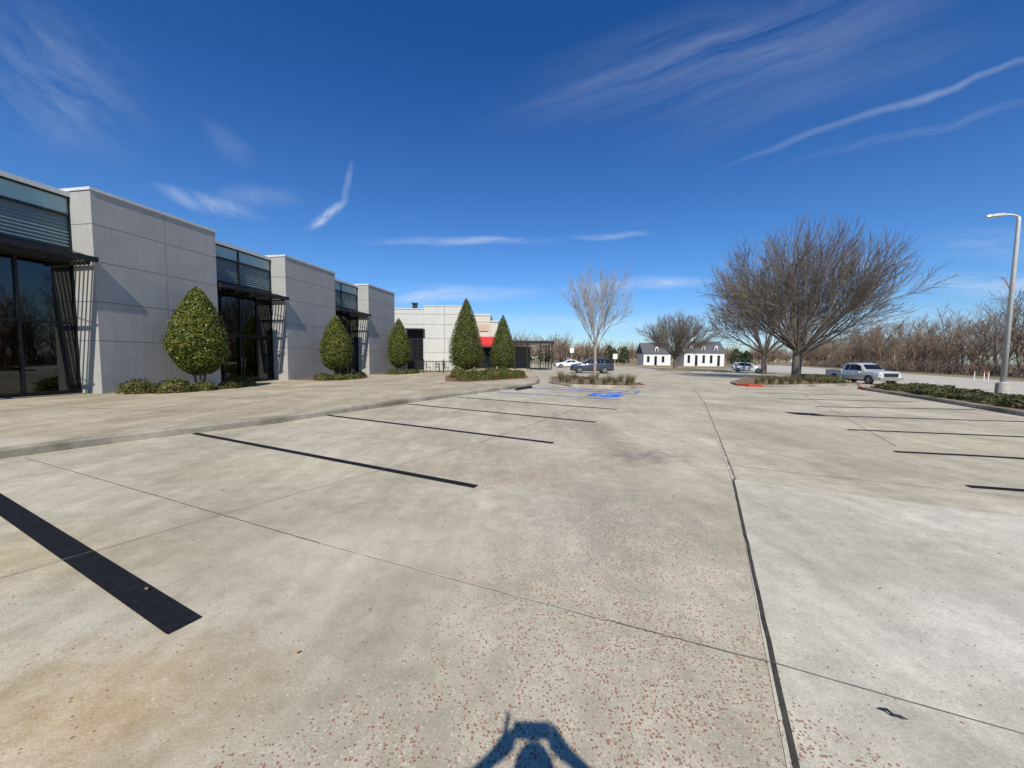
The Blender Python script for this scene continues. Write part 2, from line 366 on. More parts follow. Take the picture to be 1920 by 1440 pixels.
def bay(y0,y1,nc):
    X=-1.0; b=bpy.data.objects.new('window',None); COL.objects.link(b); b.parent=BA
    fr=MB(); e=.002
    fr.box(X-.1,X+.06,y0+e,y1-e,4.72,5.3)
    fr.box(X-.08,X+.05,y0+e,y1-e,6.42,6.50); fr.box(X-.08,X+.05,y0+e,y1-e,7.04,7.1)
    fr.box(X-.08,X+.05,y0+e,y1-e,S,S+.12); 
    ys=[y0+(y1-y0)*i/nc for i in range(nc+1)]
    for i,y in enumerate(ys):
        a=max(y0+e,y-.035); c=min(y1-e,y+.035)
        fr.box(X-.079,X+.051,a,c,S+.12,4.72)
        if i%2==0 or i==nc: fr.box(X-.079,X+.051,a,c,6.50,7.04); fr.box(X-.079,X+.051,a,c,5.3,6.42)
    for i in range(nc): fr.box(X-.07,X+.04,ys[i]+.036,ys[i+1]-.036,2.62,2.70)
    fr.build('frame',[M_frame],b)
    g=MB(); g.box(X-.02,X-.01,y0+.01,y1-.01,S+.1,4.74); g.build('glass_pane',[M_glass],b)
    g=MB(); g.box(X-.02,X-.0,y0+.01,y1-.01,6.46,7.06); g.build('frosted_pane',[M_frost],b)
    g=MB(); z=5.31
    while z<6.40:
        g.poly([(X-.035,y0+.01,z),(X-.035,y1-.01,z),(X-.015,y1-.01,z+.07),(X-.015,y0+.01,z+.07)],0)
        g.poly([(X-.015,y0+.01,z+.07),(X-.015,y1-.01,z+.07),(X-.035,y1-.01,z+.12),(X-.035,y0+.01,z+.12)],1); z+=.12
    g.build('louvre_blind',[M_blind,M_blind2],b)
    f=MB(); f.box(X-2.2,X+.10,y0+e,y1-e,7.1,7.26); f.build('fascia',[M_coping],b)
    d=MB(); yc=ys[nc//2]; w=(y1-y0)/nc
    for q in (yc-w+.06,yc+.06):
        q2=q+w-.12
        d.box(X+.052,X+.085,q,q+.07,S+.02,2.6); d.box(X+.052,X+.085,q2-.07,q2,S+.02,2.6); d.box(X+.052,X+.085,q+.07,q2-.07,S+.02,S+.25); d.box(X+.052,X+.085,q+.07,q2-.07,2.5,2.6)
    d.build('door',[M_frame],b)
    hd=MB(); hd.tube([(X+.14,yc-.1,.95),(X+.14,yc-.1,1.45)],.014); hd.tube([(X+.14,yc+.1,.95),(X+.14,yc+.1,1.45)],.014)
    for yy in (yc-.1,yc+.1):
        for zz in (1.0,1.4): hd.tube([(X+.085,yy,zz),(X+.14,yy,zz)],.01)
    hd.build('handle',[M_chrome],b)
    c=MB(); a=y0+.12; q=y1-.12
    x=-.84
    while x<-.05: c.box(x,x+.06,a,q,4.84,4.94); x+=.19
    c.box(.02,.25,a-.06,q+.09,4.80,4.96)
    c.box(-.92,-.88,a,q,4.78,4.98)
    n=4
    for i in range(n+1):
        yy=a+(q-a-.05)*i/n; c.box(-.95,.015,yy,yy+.05,4.70,4.83)
        c.tube([(-.93,yy+.02,5.25),(.08,yy+.02,4.97)],.015)
        if i<n: c.box(.25,.33,yy,yy+.04,4.85,4.91)
    c.build('sunshade_canopy',[M_steel],BA)
bay(-8.7,0,6); bay(4.65,8.95,4); bay(13.5,17.75,4)
mb=MB()
mb.box(-22,-3.2,-13.2,22.1,6.95,7.08,0); mb.box(-22,-21.7,-13.2,22.1,0,6.95,1); mb.box(-21.7,-3.2,21.9,22.1,0,6.95,1); mb.box(-21.7,-3.2,-13.2,-13.0,0,6.95,1)
mb.build('roof_and_rear_wall',[M_roof,M_wstucco],BA)
mb=MB(); mb.box(-8,-7.8,-13,21.9,.17,6.9); 
for y in (4.6,13.45): mb.box(-7.8,-3.25,y-.1,y,.17,6.9)
mb.box(-7.8,-1.1,-12.9,21.8,.155,.17,1)
mb.box(-7.8,-3.21,-12.9,21.8,6.7,6.8)
mb.build('interior_partition',[M_int,M_int],BA)
mb=MB(); mb.box(-1.20,-1.17,-2.85,-1.55,1.0,3.6); mb.build('red_panel',[M_redpanel],BA)  # red panel added close behind the glass to redden this pane
for yy in (8,16):
    mb=MB(); mb.tube([(-4.5,yy,7.0),(-4.5,yy,7.9)],.06,8); mb.build('vent_pipe',[M_trim],BA)

# ------------------------------------------------------------------ building B
BB=thing('shop_building','White stucco shop block with stepped parapet and dark window','building',(0,0,0),0)
mb=MB(); y=42.0
mb.box(-17,-9.62,y,y+16,0,6.72); mb.box(-9.6,-5.3,y-.03,y+16,0,7.05)
mb.build('wall',[M_wstucco],BB)
mb=MB(); mb.box(-17,-9.6,y-.05,y+16.02,6.72,6.82); mb.box(-9.64,-5.25,y-.08,y+16.03,7.05,7.16); mb.build('coping',[M_coping],BB)
mb=MB()
for z in (2.1,3.6,5.1,6.2): mb.box(-9.58,-5.32,y-.036,y-.031,z,z+.03); mb.box(-16.9,-9.65,y-.006,y-.001,z,z+.03)
for x in (-7.4,): mb.box(x,x+.03,y-.037,y-.0315,.2,7.0)
mb.build('panel_joint',[M_groove],BB)
wd=bpy.data.objects.new('window',None); COL.objects.link(wd); wd.parent=BB
MB().box(-11.35,-9.75,y-.03,y-.005,.2,4.4).build('glass_pane',[M_carglass],wd)
fr=MB(); 
for x in (-11.4,-10.85,-10.3,-9.75): fr.box(x,x+.06,y-.08,y-.031,.2,4.4)
for z in (2.5,3.4,4.4): fr.box(-11.45,-9.7,y-.1,y-.081,z,z+.08)
fr.box(-11.6,-9.5,y-.9,y-.11,4.5,4.62)
fr.build('frame',[M_steel],wd)
mb=MB(); 
for x,z0,z1 in ((-12.4,6.8,8.1),): mb.box(x,x+.5,y+6,y+6.5,z0,z1); mb.box(x-.1,x+.6,y+5.9,y+6.6,z1,z1+.15)
mb.build('roof_vent',[M_trim],BB)

BC=thing('restaurant_building','Off-white restaurant building with red awning and stepped parapet','building',(0,0,0),0)
mb=MB(); y=50.0
mb.box(-7.5,-2.9,y,y+20,0,7.0); mb.box(-2.88,-1.9,y+.1,y+20,0,6.2); mb.build('wall',[M_tan],BC)
mb=MB(); mb.box(-7.6,-2.85,y-.08,y+20,7.0,7.2); mb.box(-2.84,-1.8,y+.0,y+20,6.2,6.38); mb.box(-7.55,-2.86,y-.06,y-.01,6.2,6.32); mb.build('coping',[M_coping],BC)
mb=MB(); mb.box(-4.3,-3.1,y-.12,y-.01,5.0,5.9); mb.build('sign_panel',[M_panel],BC)
mb=MB(); x0,x1=-4.3,-2.2
mb.poly([(x0,y-.01,4.3),(x1,y-.01,4.3),(x1+.1,y-1.3,3.3),(x0-.1,y-1.3,3.3)]); mb.poly([(x0-.1,y-1.3,3.3),(x1+.1,y-1.3,3.3),(x1+.1,y-1.3,3.05),(x0-.1,y-1.3,3.05)])
mb.poly([(x1,y-.01,4.3),(x1+.1,y-1.3,3.3),(x1,y-.01,3.1)]); mb.poly([(x0,y-.01,4.3),(x0-.1,y-1.3,3.3),(x0,y-.01,3.1)])
mb.build('awning',[M_fabric],BC)
MB().box(-4.8,-2.1,y-.05,y-.012,.2,2.9).build('window',[M_carglass],BC)

PC=thing('patio_canopy','Flat dark metal canopy over outdoor restaurant patio','canopy',(0,0,0),0)
mb=MB(); mb.box(-1.6,5.4,50.5,60,3.55,3.8); mb.build('roof_slab',[M_coping],PC)
mb=MB(); mb.box(-1.65,5.45,50.42,50.48,3.5,3.85); mb.box(5.41,5.47,50.5,60,3.5,3.85); mb.build('fascia',[M_steel],PC)
for x in (-1.4,.3,2.0,3.7,5.2):
    for y in (50.7,55,59.6):
        if y<51 or x>5 : MB().box(x-.07,x+.07,y-.07,y+.07,S,3.55).build('post',[M_steel],PC)
mb=MB()
for x in [ -1.3+i*.42 for i in range(16)]: mb.box(x,x+.04,50.6,50.63,S+.1,1.15)
mb.box(-1.4,5.2,50.59,50.64,1.15,1.19); mb.box(-1.4,5.2,50.59,50.64,S+.1,S+.14); mb.build('railing',[M_steel],PC)
MB().box(-1.6,2.8,60.2,60.4,0,3.4).build('rear_wall',[M_int],PC)
def table():
    t=thing('patio_table','Round dark metal patio table on pedestal','table',(0,0,0),0,'patio furniture tables')
    mb=MB(); mb.tube([(0,0,.72),(0,0,.75)],.42,16); mb.build('table_top',[M_steel],t)
    mb=MB(); mb.tube([(0,0,.03),(0,0,.72)],.035,8); mb.tube([(0,0,0),(0,0,.03)],.26,14); mb.build('pedestal',[M_steel],t); return t
def chair():
    t=thing('patio_chair','Black metal patio chair with slatted back','chair',(0,0,0),0,'patio furniture chairs')
    MB().box(-.22,.22,-.22,.22,.43,.46).build('seat',[M_steel],t)
    mb=MB(); 
    for i in range(5): mb.box(-.2+i*.095,-.17+i*.095,.2,.22,.46,.86)
    mb.box(-.22,.22,.195,.225,.86,.9); mb.build('backrest',[M_steel],t)
    for x in (-.2,.2):
        for y in (-.2,.2): MB().tube([(x,y,0),(x,y,.43)],.013,6).build('leg',[M_steel],t)
    return t
t0=table(); t0.location=(-8.9,37.6,S); ch0=chair(); ch0.location=(-8.9,36.9,S)
for x,y in ((-7.3,38.4),(.4,52.4),(2.4,52.6),(4.2,52.3)): copy_thing(t0,(x,y,S))
for x,y,r in ((-8.2,37.7,1.6),(-7.3,37.6,3.1),(-6.6,38.5,1.4),(.4,51.7,3.1),(1.1,52.4,1.5),(2.4,51.8,3.0),(3.4,52.3,-1.5),(4.8,52.4,1.6)): copy_thing(ch0,(x,y,S),r)
FE=thing('metal_fence','Black iron picket fence around restaurant patio','fence',(-9.6,34.0,S),0)
mb=MB(); L=5.2
for i in range(40): mb.box(i*.13,i*.13+.03,-.009,.009,.08,1.15)
mb.build('pickets',[M_steel],FE)
mb=MB(); mb.box(0,L,-.03,-.01,.15,.20); mb.box(0,L,-.03,-.01,1.02,1.08); mb.build('rail',[M_steel],FE)
for i in range(4): MB().box(i*L/3-.04,i*L/3+.04,-.075,-.031,0,1.25).build('post',[M_steel],FE)
FE.rotation_euler=(0,0,.22)

# ------------------------------------------------------------------ vegetation
def leaves(V,F,M,p,nrm,size,rg,m=0):
    n=(Vector(nrm)+Vector((rg.uniform(-1,1),rg.uniform(-1,1),rg.uniform(-1,1)))*.75).normalized()
    a=n.cross(Vector((rg.uniform(-1,1),rg.uniform(-1,1),rg.uniform(-1,1)))).normalized(); c=n.cross(a)
    b=len(V); V+=[p+a*size*.62,p+c*size*.34,p-a*size*.62,p-c*size*.34]; F.append((b,b+1,b+2,b+3)); M.append(m)
def lathe(V,F,M,prof,z0,z1,n,m,sc,rg,seed=0):
    b=len(V); ns=14
    for i in range(ns+1):
        t=i/ns
        for k in range(n):
            a=2*math.pi*k/n; r=prof(t)*sc*(1+.10*noise.noise(Vector((math.cos(a)*1.4,math.sin(a)*1.4,t*4+seed))))
            V.append(Vector((r*math.cos(a),r*math.sin(a),z0+(z1-z0)*t)))
    for i in range(ns):
        for k in range(n):
            F.append((b+i*n+k,b+i*n+(k+1)%n,b+(i+1)*n+(k+1)%n,b+(i+1)*n+k)); M.append(m)
def topiary(loc,h,R,z0,pw,sq,N,label,seed):
    rg=random.Random(seed)
    t=thing('topiary_tree',label,'tree',loc,0,'clipped holly trees')
    prof=lambda u: R*max(0,math.sin(math.pi*min(1,u)**pw))**sq
    V=[];F=[];M=[]
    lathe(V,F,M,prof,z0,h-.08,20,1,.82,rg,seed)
    for i in range(N):
        while True:
            u=rg.random()
            if rg.random()<prof(u)/R+.08: break
        a=rg.uniform(0,2*math.pi); nz=noise.noise(Vector((math.cos(a)*1.4,math.sin(a)*1.4,u*4+seed)))
        n2=noise.noise(Vector((math.cos(a)*4,math.sin(a)*4,u*11+seed)))
        r=prof(u)*(1+.12*nz+.13*n2)*(rg.uniform(.82,1.0) if rg.random()<.85 else rg.uniform(.98,1.07))+.02
        du=.01; sl=(prof(min(1,u+du))-prof(max(0,u-du)))/(2*du*(h-z0))
        nm=Vector((math.cos(a),math.sin(a),-sl)).normalized()
        leaves(V,F,M,Vector((r*math.cos(a),r*math.sin(a),z0+(h-z0)*u+rg.uniform(-.04,.04))),nm,rg.uniform(.055,.10),rg)
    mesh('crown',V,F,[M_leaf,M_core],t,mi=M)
    mb=MB()
    for k in range(3):
        a=k*2.1+seed; mb.tube([(.1*math.cos(a),.1*math.sin(a),-.05),(.16*math.cos(a+.3),.16*math.sin(a+.3),z0*.6),(.3*math.cos(a+.2),.3*math.sin(a+.2),z0+.5)],[.06,.045,.03],7)
    mb.build('trunk',[M_bark],t,smooth=True)
topiary((-13.0,16.0,S),4.2,.98,.6,.66,.74,14000,'Egg-shaped clipped holly tree in mulch bed by shop wall',1)
topiary((-10.95,24.0,S),3.95,.9,.55,.64,.74,9000,'Teardrop clipped holly tree beside second grey pier',2)
topiary((-9.7,33.0,S),4.7,.98,.5,.62,.75,8000,'Clipped holly tree beside the third grey pier',3)
topiary((-3.95,33.0,S),6.45,1.5,.35,.46,.8,13000,'Tall conical clipped holly tree in plaza bed',4)
topiary((-.95,38.0,S),5.6,1.25,.35,.48,.8,9000,'Conical clipped holly tree near restaurant awning',5)

def shrubmesh(name,N,w,h,m,seed,size=.09,core=True):
    rg=random.Random(seed);V=[];F=[];M=[]
    if core:
        prof=lambda u: w*math.sqrt(max(0,1-u*u))
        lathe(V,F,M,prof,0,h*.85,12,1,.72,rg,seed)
    for i in range(N):
        a=rg.uniform(0,2*math.pi); el=math.asin(rg.uniform(0,1)); nz=noise.noise(Vector((math.cos(a)*1.6,math.sin(a)*1.6,el*2+seed)))
        r=(1+.35*nz)*rg.uniform(.7,1.1)
        d=Vector((math.cos(a)*math.cos(el),math.sin(a)*math.cos(el),math.sin(el)))
        leaves(V,F,M,Vector((d.x*w*r,d.y*w*r,d.z*h*r+.02)),d,rg.uniform(.7,1.4)*size,rg)
    me=bpy.data.meshes.new(name); me.from_pydata([tuple(v) for v in V],[],F)
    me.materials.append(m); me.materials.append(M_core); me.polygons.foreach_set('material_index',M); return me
SHM=[shrubmesh('shrub',1700,.55,.42,M_shrub,s,.07) for s in (11,12,13)]
JUM=[shrubmesh('juniper',1500,.8,.36,M_jun,s,.10) for s in (21,22,23)]
def place(mes,name,x,y,z,sc,label,cat,group,zs=None):
    o=bpy.data.objects.new(name,rnd.choice(mes)); COL.objects.link(o); o.location=(x,y,z); o.rotation_euler=(0,0,rnd.uniform(0,6.28)); o.scale=(sc,sc,zs or sc); tag(o,None,label,cat,group); return o
LS='Low rounded green shrub in mulch bed by building'
for s,o,sc in [(.5,.95,1.0),(1.2,1.75,1.05),(2.1,2.0,.8),(3.3,1.9,.75),(4.3,1.5,.9),(4.9,1.1,.7),(9.5,1.9,.9),(10.1,2.5,.8),(11.0,2.6,.75),(11.8,2.5,.85),(12.6,2.2,.8),(13.3,1.9,.8),(18.2,1.8,.9),(18.9,2.2,.9),(19.8,2.4,.85),(20.7,2.3,.9),(21.6,2.1,.9)]:
    x,y=FP(s,o); place(SHM,'shrub',x,y,S,sc,LS,'shrub','low shrubs in building beds')
for i in range(32):
    if i<16: t=i/15; x=-2.9+3.3*t+rnd.uniform(-.2,.2); y=24.2+4.2*t+rnd.uniform(-.2,.3)
    else: t=(i-16)/15; x=-3.9+t*4.5+rnd.uniform(-.2,.2); y=27.5+t*4+rnd.uniform(-.5,.5)
    q=rnd.uniform(.8,1.15)
    place(SHM,'shrub',x,y,S,q,'Dense green hedge shrub in plaza bed','shrub','hedge shrubs in plaza bed',q*rnd.uniform(.95,1.35))
for i in range(40):
    t=(i//2)/19; ax=15.6+(22.6-15.6)*t; ay=9.6+(24.6-9.6)*t
    o=rnd.uniform(1.0,1.7) if i%2 else rnd.uniform(2.4,3.8)
    x=ax+.9*o; y=ay-.43*o; q=rnd.uniform(.6,1.15)
    place(JUM,'juniper_shrub',x,y,H(x)+.1,q,'Low spreading juniper shrub on kerbed island','shrub','junipers on kerbed island',q*.9)
for x,y in ((28.6,37.5),(27.3,35.0),(28.3,34.5),(29.2,36.6),(25.6,31.6),(26.6,32.0)):
    place(JUM,'juniper_shrub',x,y,H(x)+.1,1.2,'Dark green shrub beneath the broad bare tree','shrub','shrubs beneath bare tree')
def tuft(seed):
    rg=random.Random(seed);V=[];F=[]
    for i in range(190):
        a=rg.uniform(0,6.28); r0=rg.uniform(0,.14); L=rg.uniform(.45,.85); lean=rg.uniform(.1,.75)
        p=Vector((r0*math.cos(a),r0*math.sin(a),0)); w=Vector((-math.sin(a),math.cos(a),0))*.009
        b=len(V)
        for k in range(4):
            t=k/3; q=p+Vector((math.cos(a),math.sin(a),0))*L*lean*t**1.6+Vector((0,0,1))*L*(t-.35*lean*t*t)
            ww=w*(1-t*.85); V+=[q-ww,q+ww]
        for k in range(3): F.append((b+2*k,b+2*k+1,b+2*k+3,b+2*k+2))
    me=bpy.data.meshes.new('tuft'); me.from_pydata([tuple(v) for v in V],[],F); me.materials.append(M_reed); return me
TU=[tuft(s) for s in (31,32,33)]
for x,y in [(3.3,22.6),(4.0,22.2),(4.7,22.4),(5.3,21.9),(6.0,22.2),(6.7,22.0),(7.1,22.8),(3.1,24),(3.7,25.3),(5.0,24),(6.2,24.3),(7.1,25),(4.4,27),(6.0,27.5),(3.6,28.5)]:
    place(TU,'ornamental_grass',x,y,.1,rnd.uniform(.8,1.0),'Clump of tan ornamental grass on kerbed island','grass','ornamental grasses on islands')
for x,y in [(16.6,26.0),(17.6,26.1),(18.8,26.8),(19.8,27.2),(21,28.1),(22.3,28.6),(23.6,29.3),(24.8,30),(18.3,28),(20.4,30),(22.6,31.5),(25.5,33)]:
    place(TU,'ornamental_grass',x,y,H(x)+.1,rnd.uniform(.85,1.1),'Clump of tan ornamental grass on kerbed island','grass','ornamental grasses on islands')

# bare trees -------------------------------------------------------
def rotdir(d,ang,rg):
    ax=d.cross(Vector((rg.uniform(-1,1),rg.uniform(-1,1),rg.uniform(-1,1)))).normalized()
    return Matrix.Rotation(ang,3,ax)@d
def grow(A,B,p,d,L,r,lv,sp,rg):
    s=sp[lv]; ns=s['seg']; pts=[p.copy()];rad=[r]; dirs=[d.copy()]
    q=p.copy(); dd=d.copy()
    for i in range(ns):
        dd=(dd+Vector((0,0,1))*s['up']+Vector((rg.uniform(-1,1),rg.uniform(-1,1),rg.uniform(-1,1)))*s['wob']).normalized()
        q=q+dd*L/ns; pts.append(q.copy()); rad.append(max(s['rmin'],r*(1-s['tap']*(i+1)/ns))); dirs.append(dd.copy())
    (A if lv<=sp[0]['trunk_levels'] else B).tube(pts,rad,s['sides'],0,False)
    if lv+1<len(sp):
        n=s['n']; c=sp[lv+1]
        for k in range(n):
            t=s['t0']+(1-s['t0'])*((k+rg.random())/n); f=t*ns; i=min(ns-1,int(f)); u=f-i
            LL=c['L']*rg.uniform(.7,1.1)*(1.2-.45*t if lv>0 else 1)
            if 'spread' in s:
                t=s['t0']+(1-s['t0'])*rg.random()*.98; f=t*ns; i=min(ns-1,int(f)); u=f-i
                az=k*2.39996+rg.uniform(-.25,.25); tl=math.radians(s['spread']*math.sqrt((k+.5)/n)+rg.uniform(-3,3))
                nd=Vector((math.sin(tl)*math.cos(az),math.sin(tl)*math.sin(az),math.cos(tl)))
                LL=c['L']*rg.uniform(.94,1.04)
            else: nd=rotdir(dirs[i+1],math.radians(rg.uniform(*s['ang'])),rg)
            pos=pts[i].lerp(pts[i+1],u); rr=rad[i]+(rad[i+1]-rad[i])*u
            grow(A,B,pos,nd,LL,max(c['rmin'],rr*s['rr']),lv+1,sp,rg)
def bare(name,label,loc,sp,L,r,seed,mt,mc,rot=0,scale=1):
    rg=random.Random(seed);A=MB();B=MB()
    grow(A,B,Vector((0,0,-.15)),Vector((0,0,1)),L,r,0,sp,rg)
    t=thing(name,label,'tree',loc,rot); t.scale=(scale,)*3 if not isinstance(scale,tuple) else scale
    A.build('trunk',[mt],t,smooth=True); B.build('crown',[mc],t,smooth=True); return t
def vase(L1,L2,L3,L4,n1=20,n2=8,n3=7,n4=5,rm=.017,spread=68):
    return [dict(seg=4,up=.0,wob=.03,tap=.12,rmin=.1,sides=10,n=n1,t0=.74,ang=(20,60),rr=.36,spread=spread,trunk_levels=1),
     dict(L=L1,seg=7,up=.03,wob=.05,tap=.85,rmin=.026,sides=6,n=n2,t0=.28,ang=(12,32),rr=.5),
     dict(L=L2,seg=5,up=.04,wob=.07,tap=.8,rmin=.018,sides=4,n=n3,t0=.15,ang=(14,34),rr=.55),
     dict(L=L3,seg=3,up=.05,wob=.09,tap=.6,rmin=rm,sides=3,n=n4,t0=.1,ang=(14,38),rr=.6),
     dict(L=L4,seg=2,up=.04,wob=.08,tap=.4,rmin=rm*.8,sides=3,n=0,t0=0,ang=(0,0),rr=.5)]
bare('bare_tree','Broad vase-shaped leafless tree on mulched island',(26.6,36.0,H(26.6)+.1),vase(7.2,4.2,2.2,1.2,26,9,7,5,.014,66),2.8,.42,14,M_bark,M_twig,1.1,(.95,.95,1.07))
bare('bare_tree','Leafless spreading tree beyond the parked white car',(36.6,56,H(36)),vase(6.6,4.0,2.2,1.2,18,8,6,4,.020),3,.36,5,M_bark,M_twig,0,(1.1,1.1,1.1))
bare('bare_tree','Rounded leafless tree near distant houses',(31.7,75,H(31.7)),vase(5.6,3.3,1.8,1.0,22,8,6,4,.018,70),2.6,.36,19,M_bark,M_twig,0,(1.02,1.02,1.08))
yt=[dict(seg=4,up=0,wob=.02,tap=.2,rmin=.04,sides=8,n=10,t0=.7,ang=(15,40),rr=.5,spread=42,trunk_levels=1),
    dict(L=3.3,seg=6,up=.04,wob=.05,tap=.8,rmin=.012,sides=5,n=7,t0=.15,ang=(12,30),rr=.6),
    dict(L=1.7,seg=4,up=.05,wob=.07,tap=.7,rmin=.009,sides=3,n=6,t0=.15,ang=(15,35),rr=.6),
    dict(L=.9,seg=3,up=.05,wob=.1,tap=.5,rmin=.007,sides=3,n=3,t0=.1,ang=(15,40),rr=.6),
    dict(L=.45,seg=2,up=.05,wob=.1,tap=.5,rmin=.006,sides=3,n=0,t0=0,ang=(0,0),rr=.5)]
bare('bare_tree','Slender young leafless tree on grassy kerbed island',(5.6,26.0,.1),yt,2.7,.10,4,M_pale,M_pale,0,(1.0,1.0,1.12))
# woodland mass
WS=[dict(seg=5,up=.02,wob=.08,tap=.75,rmin=.05,sides=4,n=17,t0=.2,ang=(20,55),rr=.45,trunk_levels=9),
    dict(L=3.6,seg=3,up=.10,wob=.12,tap=.7,rmin=.03,sides=3,n=8,t0=.15,ang=(18,50),rr=.6),
    dict(L=1.8,seg=2,up=.05,wob=.14,tap=.6,rmin=.022,sides=3,n=0,t0=.1,ang=(15,40),rr=.6)]
A=MB(); rg=random.Random(99)
for i in range(290):
    t=rg.uniform(-4,210); o=30+abs(rg.gauss(0,1))*9+rg.uniform(0,4); x,y=L1(t,o)
    hgt=rg.choice([rg.uniform(5.0,8.0),rg.uniform(8,11),rg.uniform(10,13.5)])*(1.0+.15*math.sin(t*.12))
    d=Vector((rg.uniform(-.2,.2),rg.uniform(-.2,.2),1)).normalized()
    grow(A,A,Vector((x,y,H(x)-.2)),d,hgt,rg.uniform(.08,.24),0,WS,rg)
for i in range(800):
    t=rg.uniform(-4,190); o=28+rg.uniform(0,12); x,y=L1(t,o); z=H(x)
    for k in range(8):
        d=Vector((rg.uniform(-.7,.7),rg.uniform(-.7,.7),1)); L=rg.uniform(.8,3.4)
        A.tube([(x,y,z),(x+d.x*L*.5,y+d.y*L*.5,z+L*.6),(x+d.x*L,y+d.y*L,z+L*.9)],[.03,.024,.016],3,0,False)
A.build('woodland',[M_wood],kind='stuff')
A=MB()
def far(x,y,hgt):
    z=H(x); A.tube([(x,y,z),(x,y,z+hgt*.5)],[.25,.12],3,0,False)
    for k in range(34):
        a=rg.uniform(0,6.28); e=rg.uniform(.25,1.4); L=hgt*rg.uniform(.3,.62); z0=z+hgt*rg.uniform(.12,.5)
        q=Vector((x+math.cos(a)*math.cos(e)*L,y+math.sin(a)*math.cos(e)*L,z0+math.sin(e)*L))
        A.tube([(x,y,z0),q],[.12,.07],3,0,False)
for i in range(380):
    u=rg.uniform(-.12,1.15); y=rg.uniform(220,320); far(u*y,y,rg.uniform(9,15)+(6 if u<.14 else 0))
for i in range(30):
    u=rg.uniform(.01,.24); y=rg.uniform(150,190); far(u*y,y,rg.uniform(7,11))
A.build('distant_treeline',[M_wood],kind='stuff')
V=[];F=[];M=[]
for i in range(24):
    u=rg.choice([rg.uniform(.02,.14),rg.uniform(.24,.30),rg.uniform(.57,.62)]); y=rg.uniform(180,260); hh=rg.uniform(6,10); x=u*y
    for k in range(260):
        t=rg.random(); a=rg.uniform(0,6.28); r=hh*.33*math.sqrt(max(0,math.sin(math.pi*t**.6)))*rg.uniform(.6,1.1)
        leaves(V,F,M,Vector((x+r*math.cos(a),y+r*math.sin(a),H(x)+hh*t)),(math.cos(a),math.sin(a),.4),rg.uniform(.6,1.3),rg)
mesh('distant_evergreens',V,F,[M_ever],kind='stuff')

# ------------------------------------------------------------------ vehicles
def wheel(parent,x,y,r,w,side):
    e=bpy.data.objects.new('wheel',None); COL.objects.link(e); e.parent=parent; e.location=(x,y,r)
    mb=MB(); n=22; prof=[(-w/2,r*.68),(-w/2,r*.93),(-w/2+.03,r),(w/2-.03,r),(w/2,r*.93),(w/2,r*.68)]
    for yy,rr in prof:
        for k in range(n):
            a=2*math.pi*k/n; mb.V.append((rr*math.cos(a),yy,rr*math.sin(a)))
    for i in range(len(prof)-1):
        for k in range(n): mb.F.append((i*n+k,i*n+(k+1)%n,(i+1)*n+(k+1)%n,(i+1)*n+k)); mb.M.append(0)
    mb.build('tyre',[M_tyre],e,smooth=False)
    m2=MB(); yo=side*w*.38
    m2.tube([(0,yo-.01*side,0),(0,yo-.03*side,0)],r*.69,22,1)
    for k in range(5):
        a=k*2*math.pi/5; c,s_=math.cos(a),math.sin(a)
        m2.tube([(r*.08*c,yo+.01*side,r*.08*s_),(r*.64*c,yo,r*.64*s_)],[r*.13,r*.09],5,0)
    n0=len(m2.V)
    for rr,yy in ((r*.6,yo+.012*side),(r*.7,yo+.012*side)):
        for k in range(22):
            a=2*math.pi*k/22; m2.V.append((rr*math.cos(a),yy,rr*math.sin(a)))
    for k in range(22): m2.F.append((n0+k,n0+(k+1)%22,n0+22+(k+1)%22,n0+22+k)); m2.M.append(0)
    m2.build('rim',[M_rim,M_trim],e)
def loft(st):
    V=[];F=[]
    for (x,w,zb,zl,wr,zr) in st:
        ring=[(-w*.88,zb),(-w,zb+.14),(-w*1.0,(zb+zl)*.5+.08),(-w*.965,zl),(-wr,zr-.06),(-wr*.86,zr),(0,zr+.02)]
        ring=ring+[(-a,b) for a,b in ring[-2::-1]]
        V+=[(x,a,b) for a,b in ring]
    n=13
    for i in range(len(st)-1):
        for k in range(n): F.append((i*n+k,i*n+(k+1)%n,(i+1)*n+(k+1)%n,(i+1)*n+k))
    F.append(tuple(range(n))); e=(len(st)-1)*n; F.append(tuple(e+k for k in range(n-1,-1,-1)))
    return V,F
def side_pt(s,f,sgn,off=.012):
    x,w,zb,zl,wr,zr=s; y=w*.965+(wr-w*.965)*f+off; return (x,sgn*y,zl+(zr-.06-zl)*f)
def lerpst(a,b,t): return tuple(a[i]+(b[i]-a[i])*t for i in range(6))
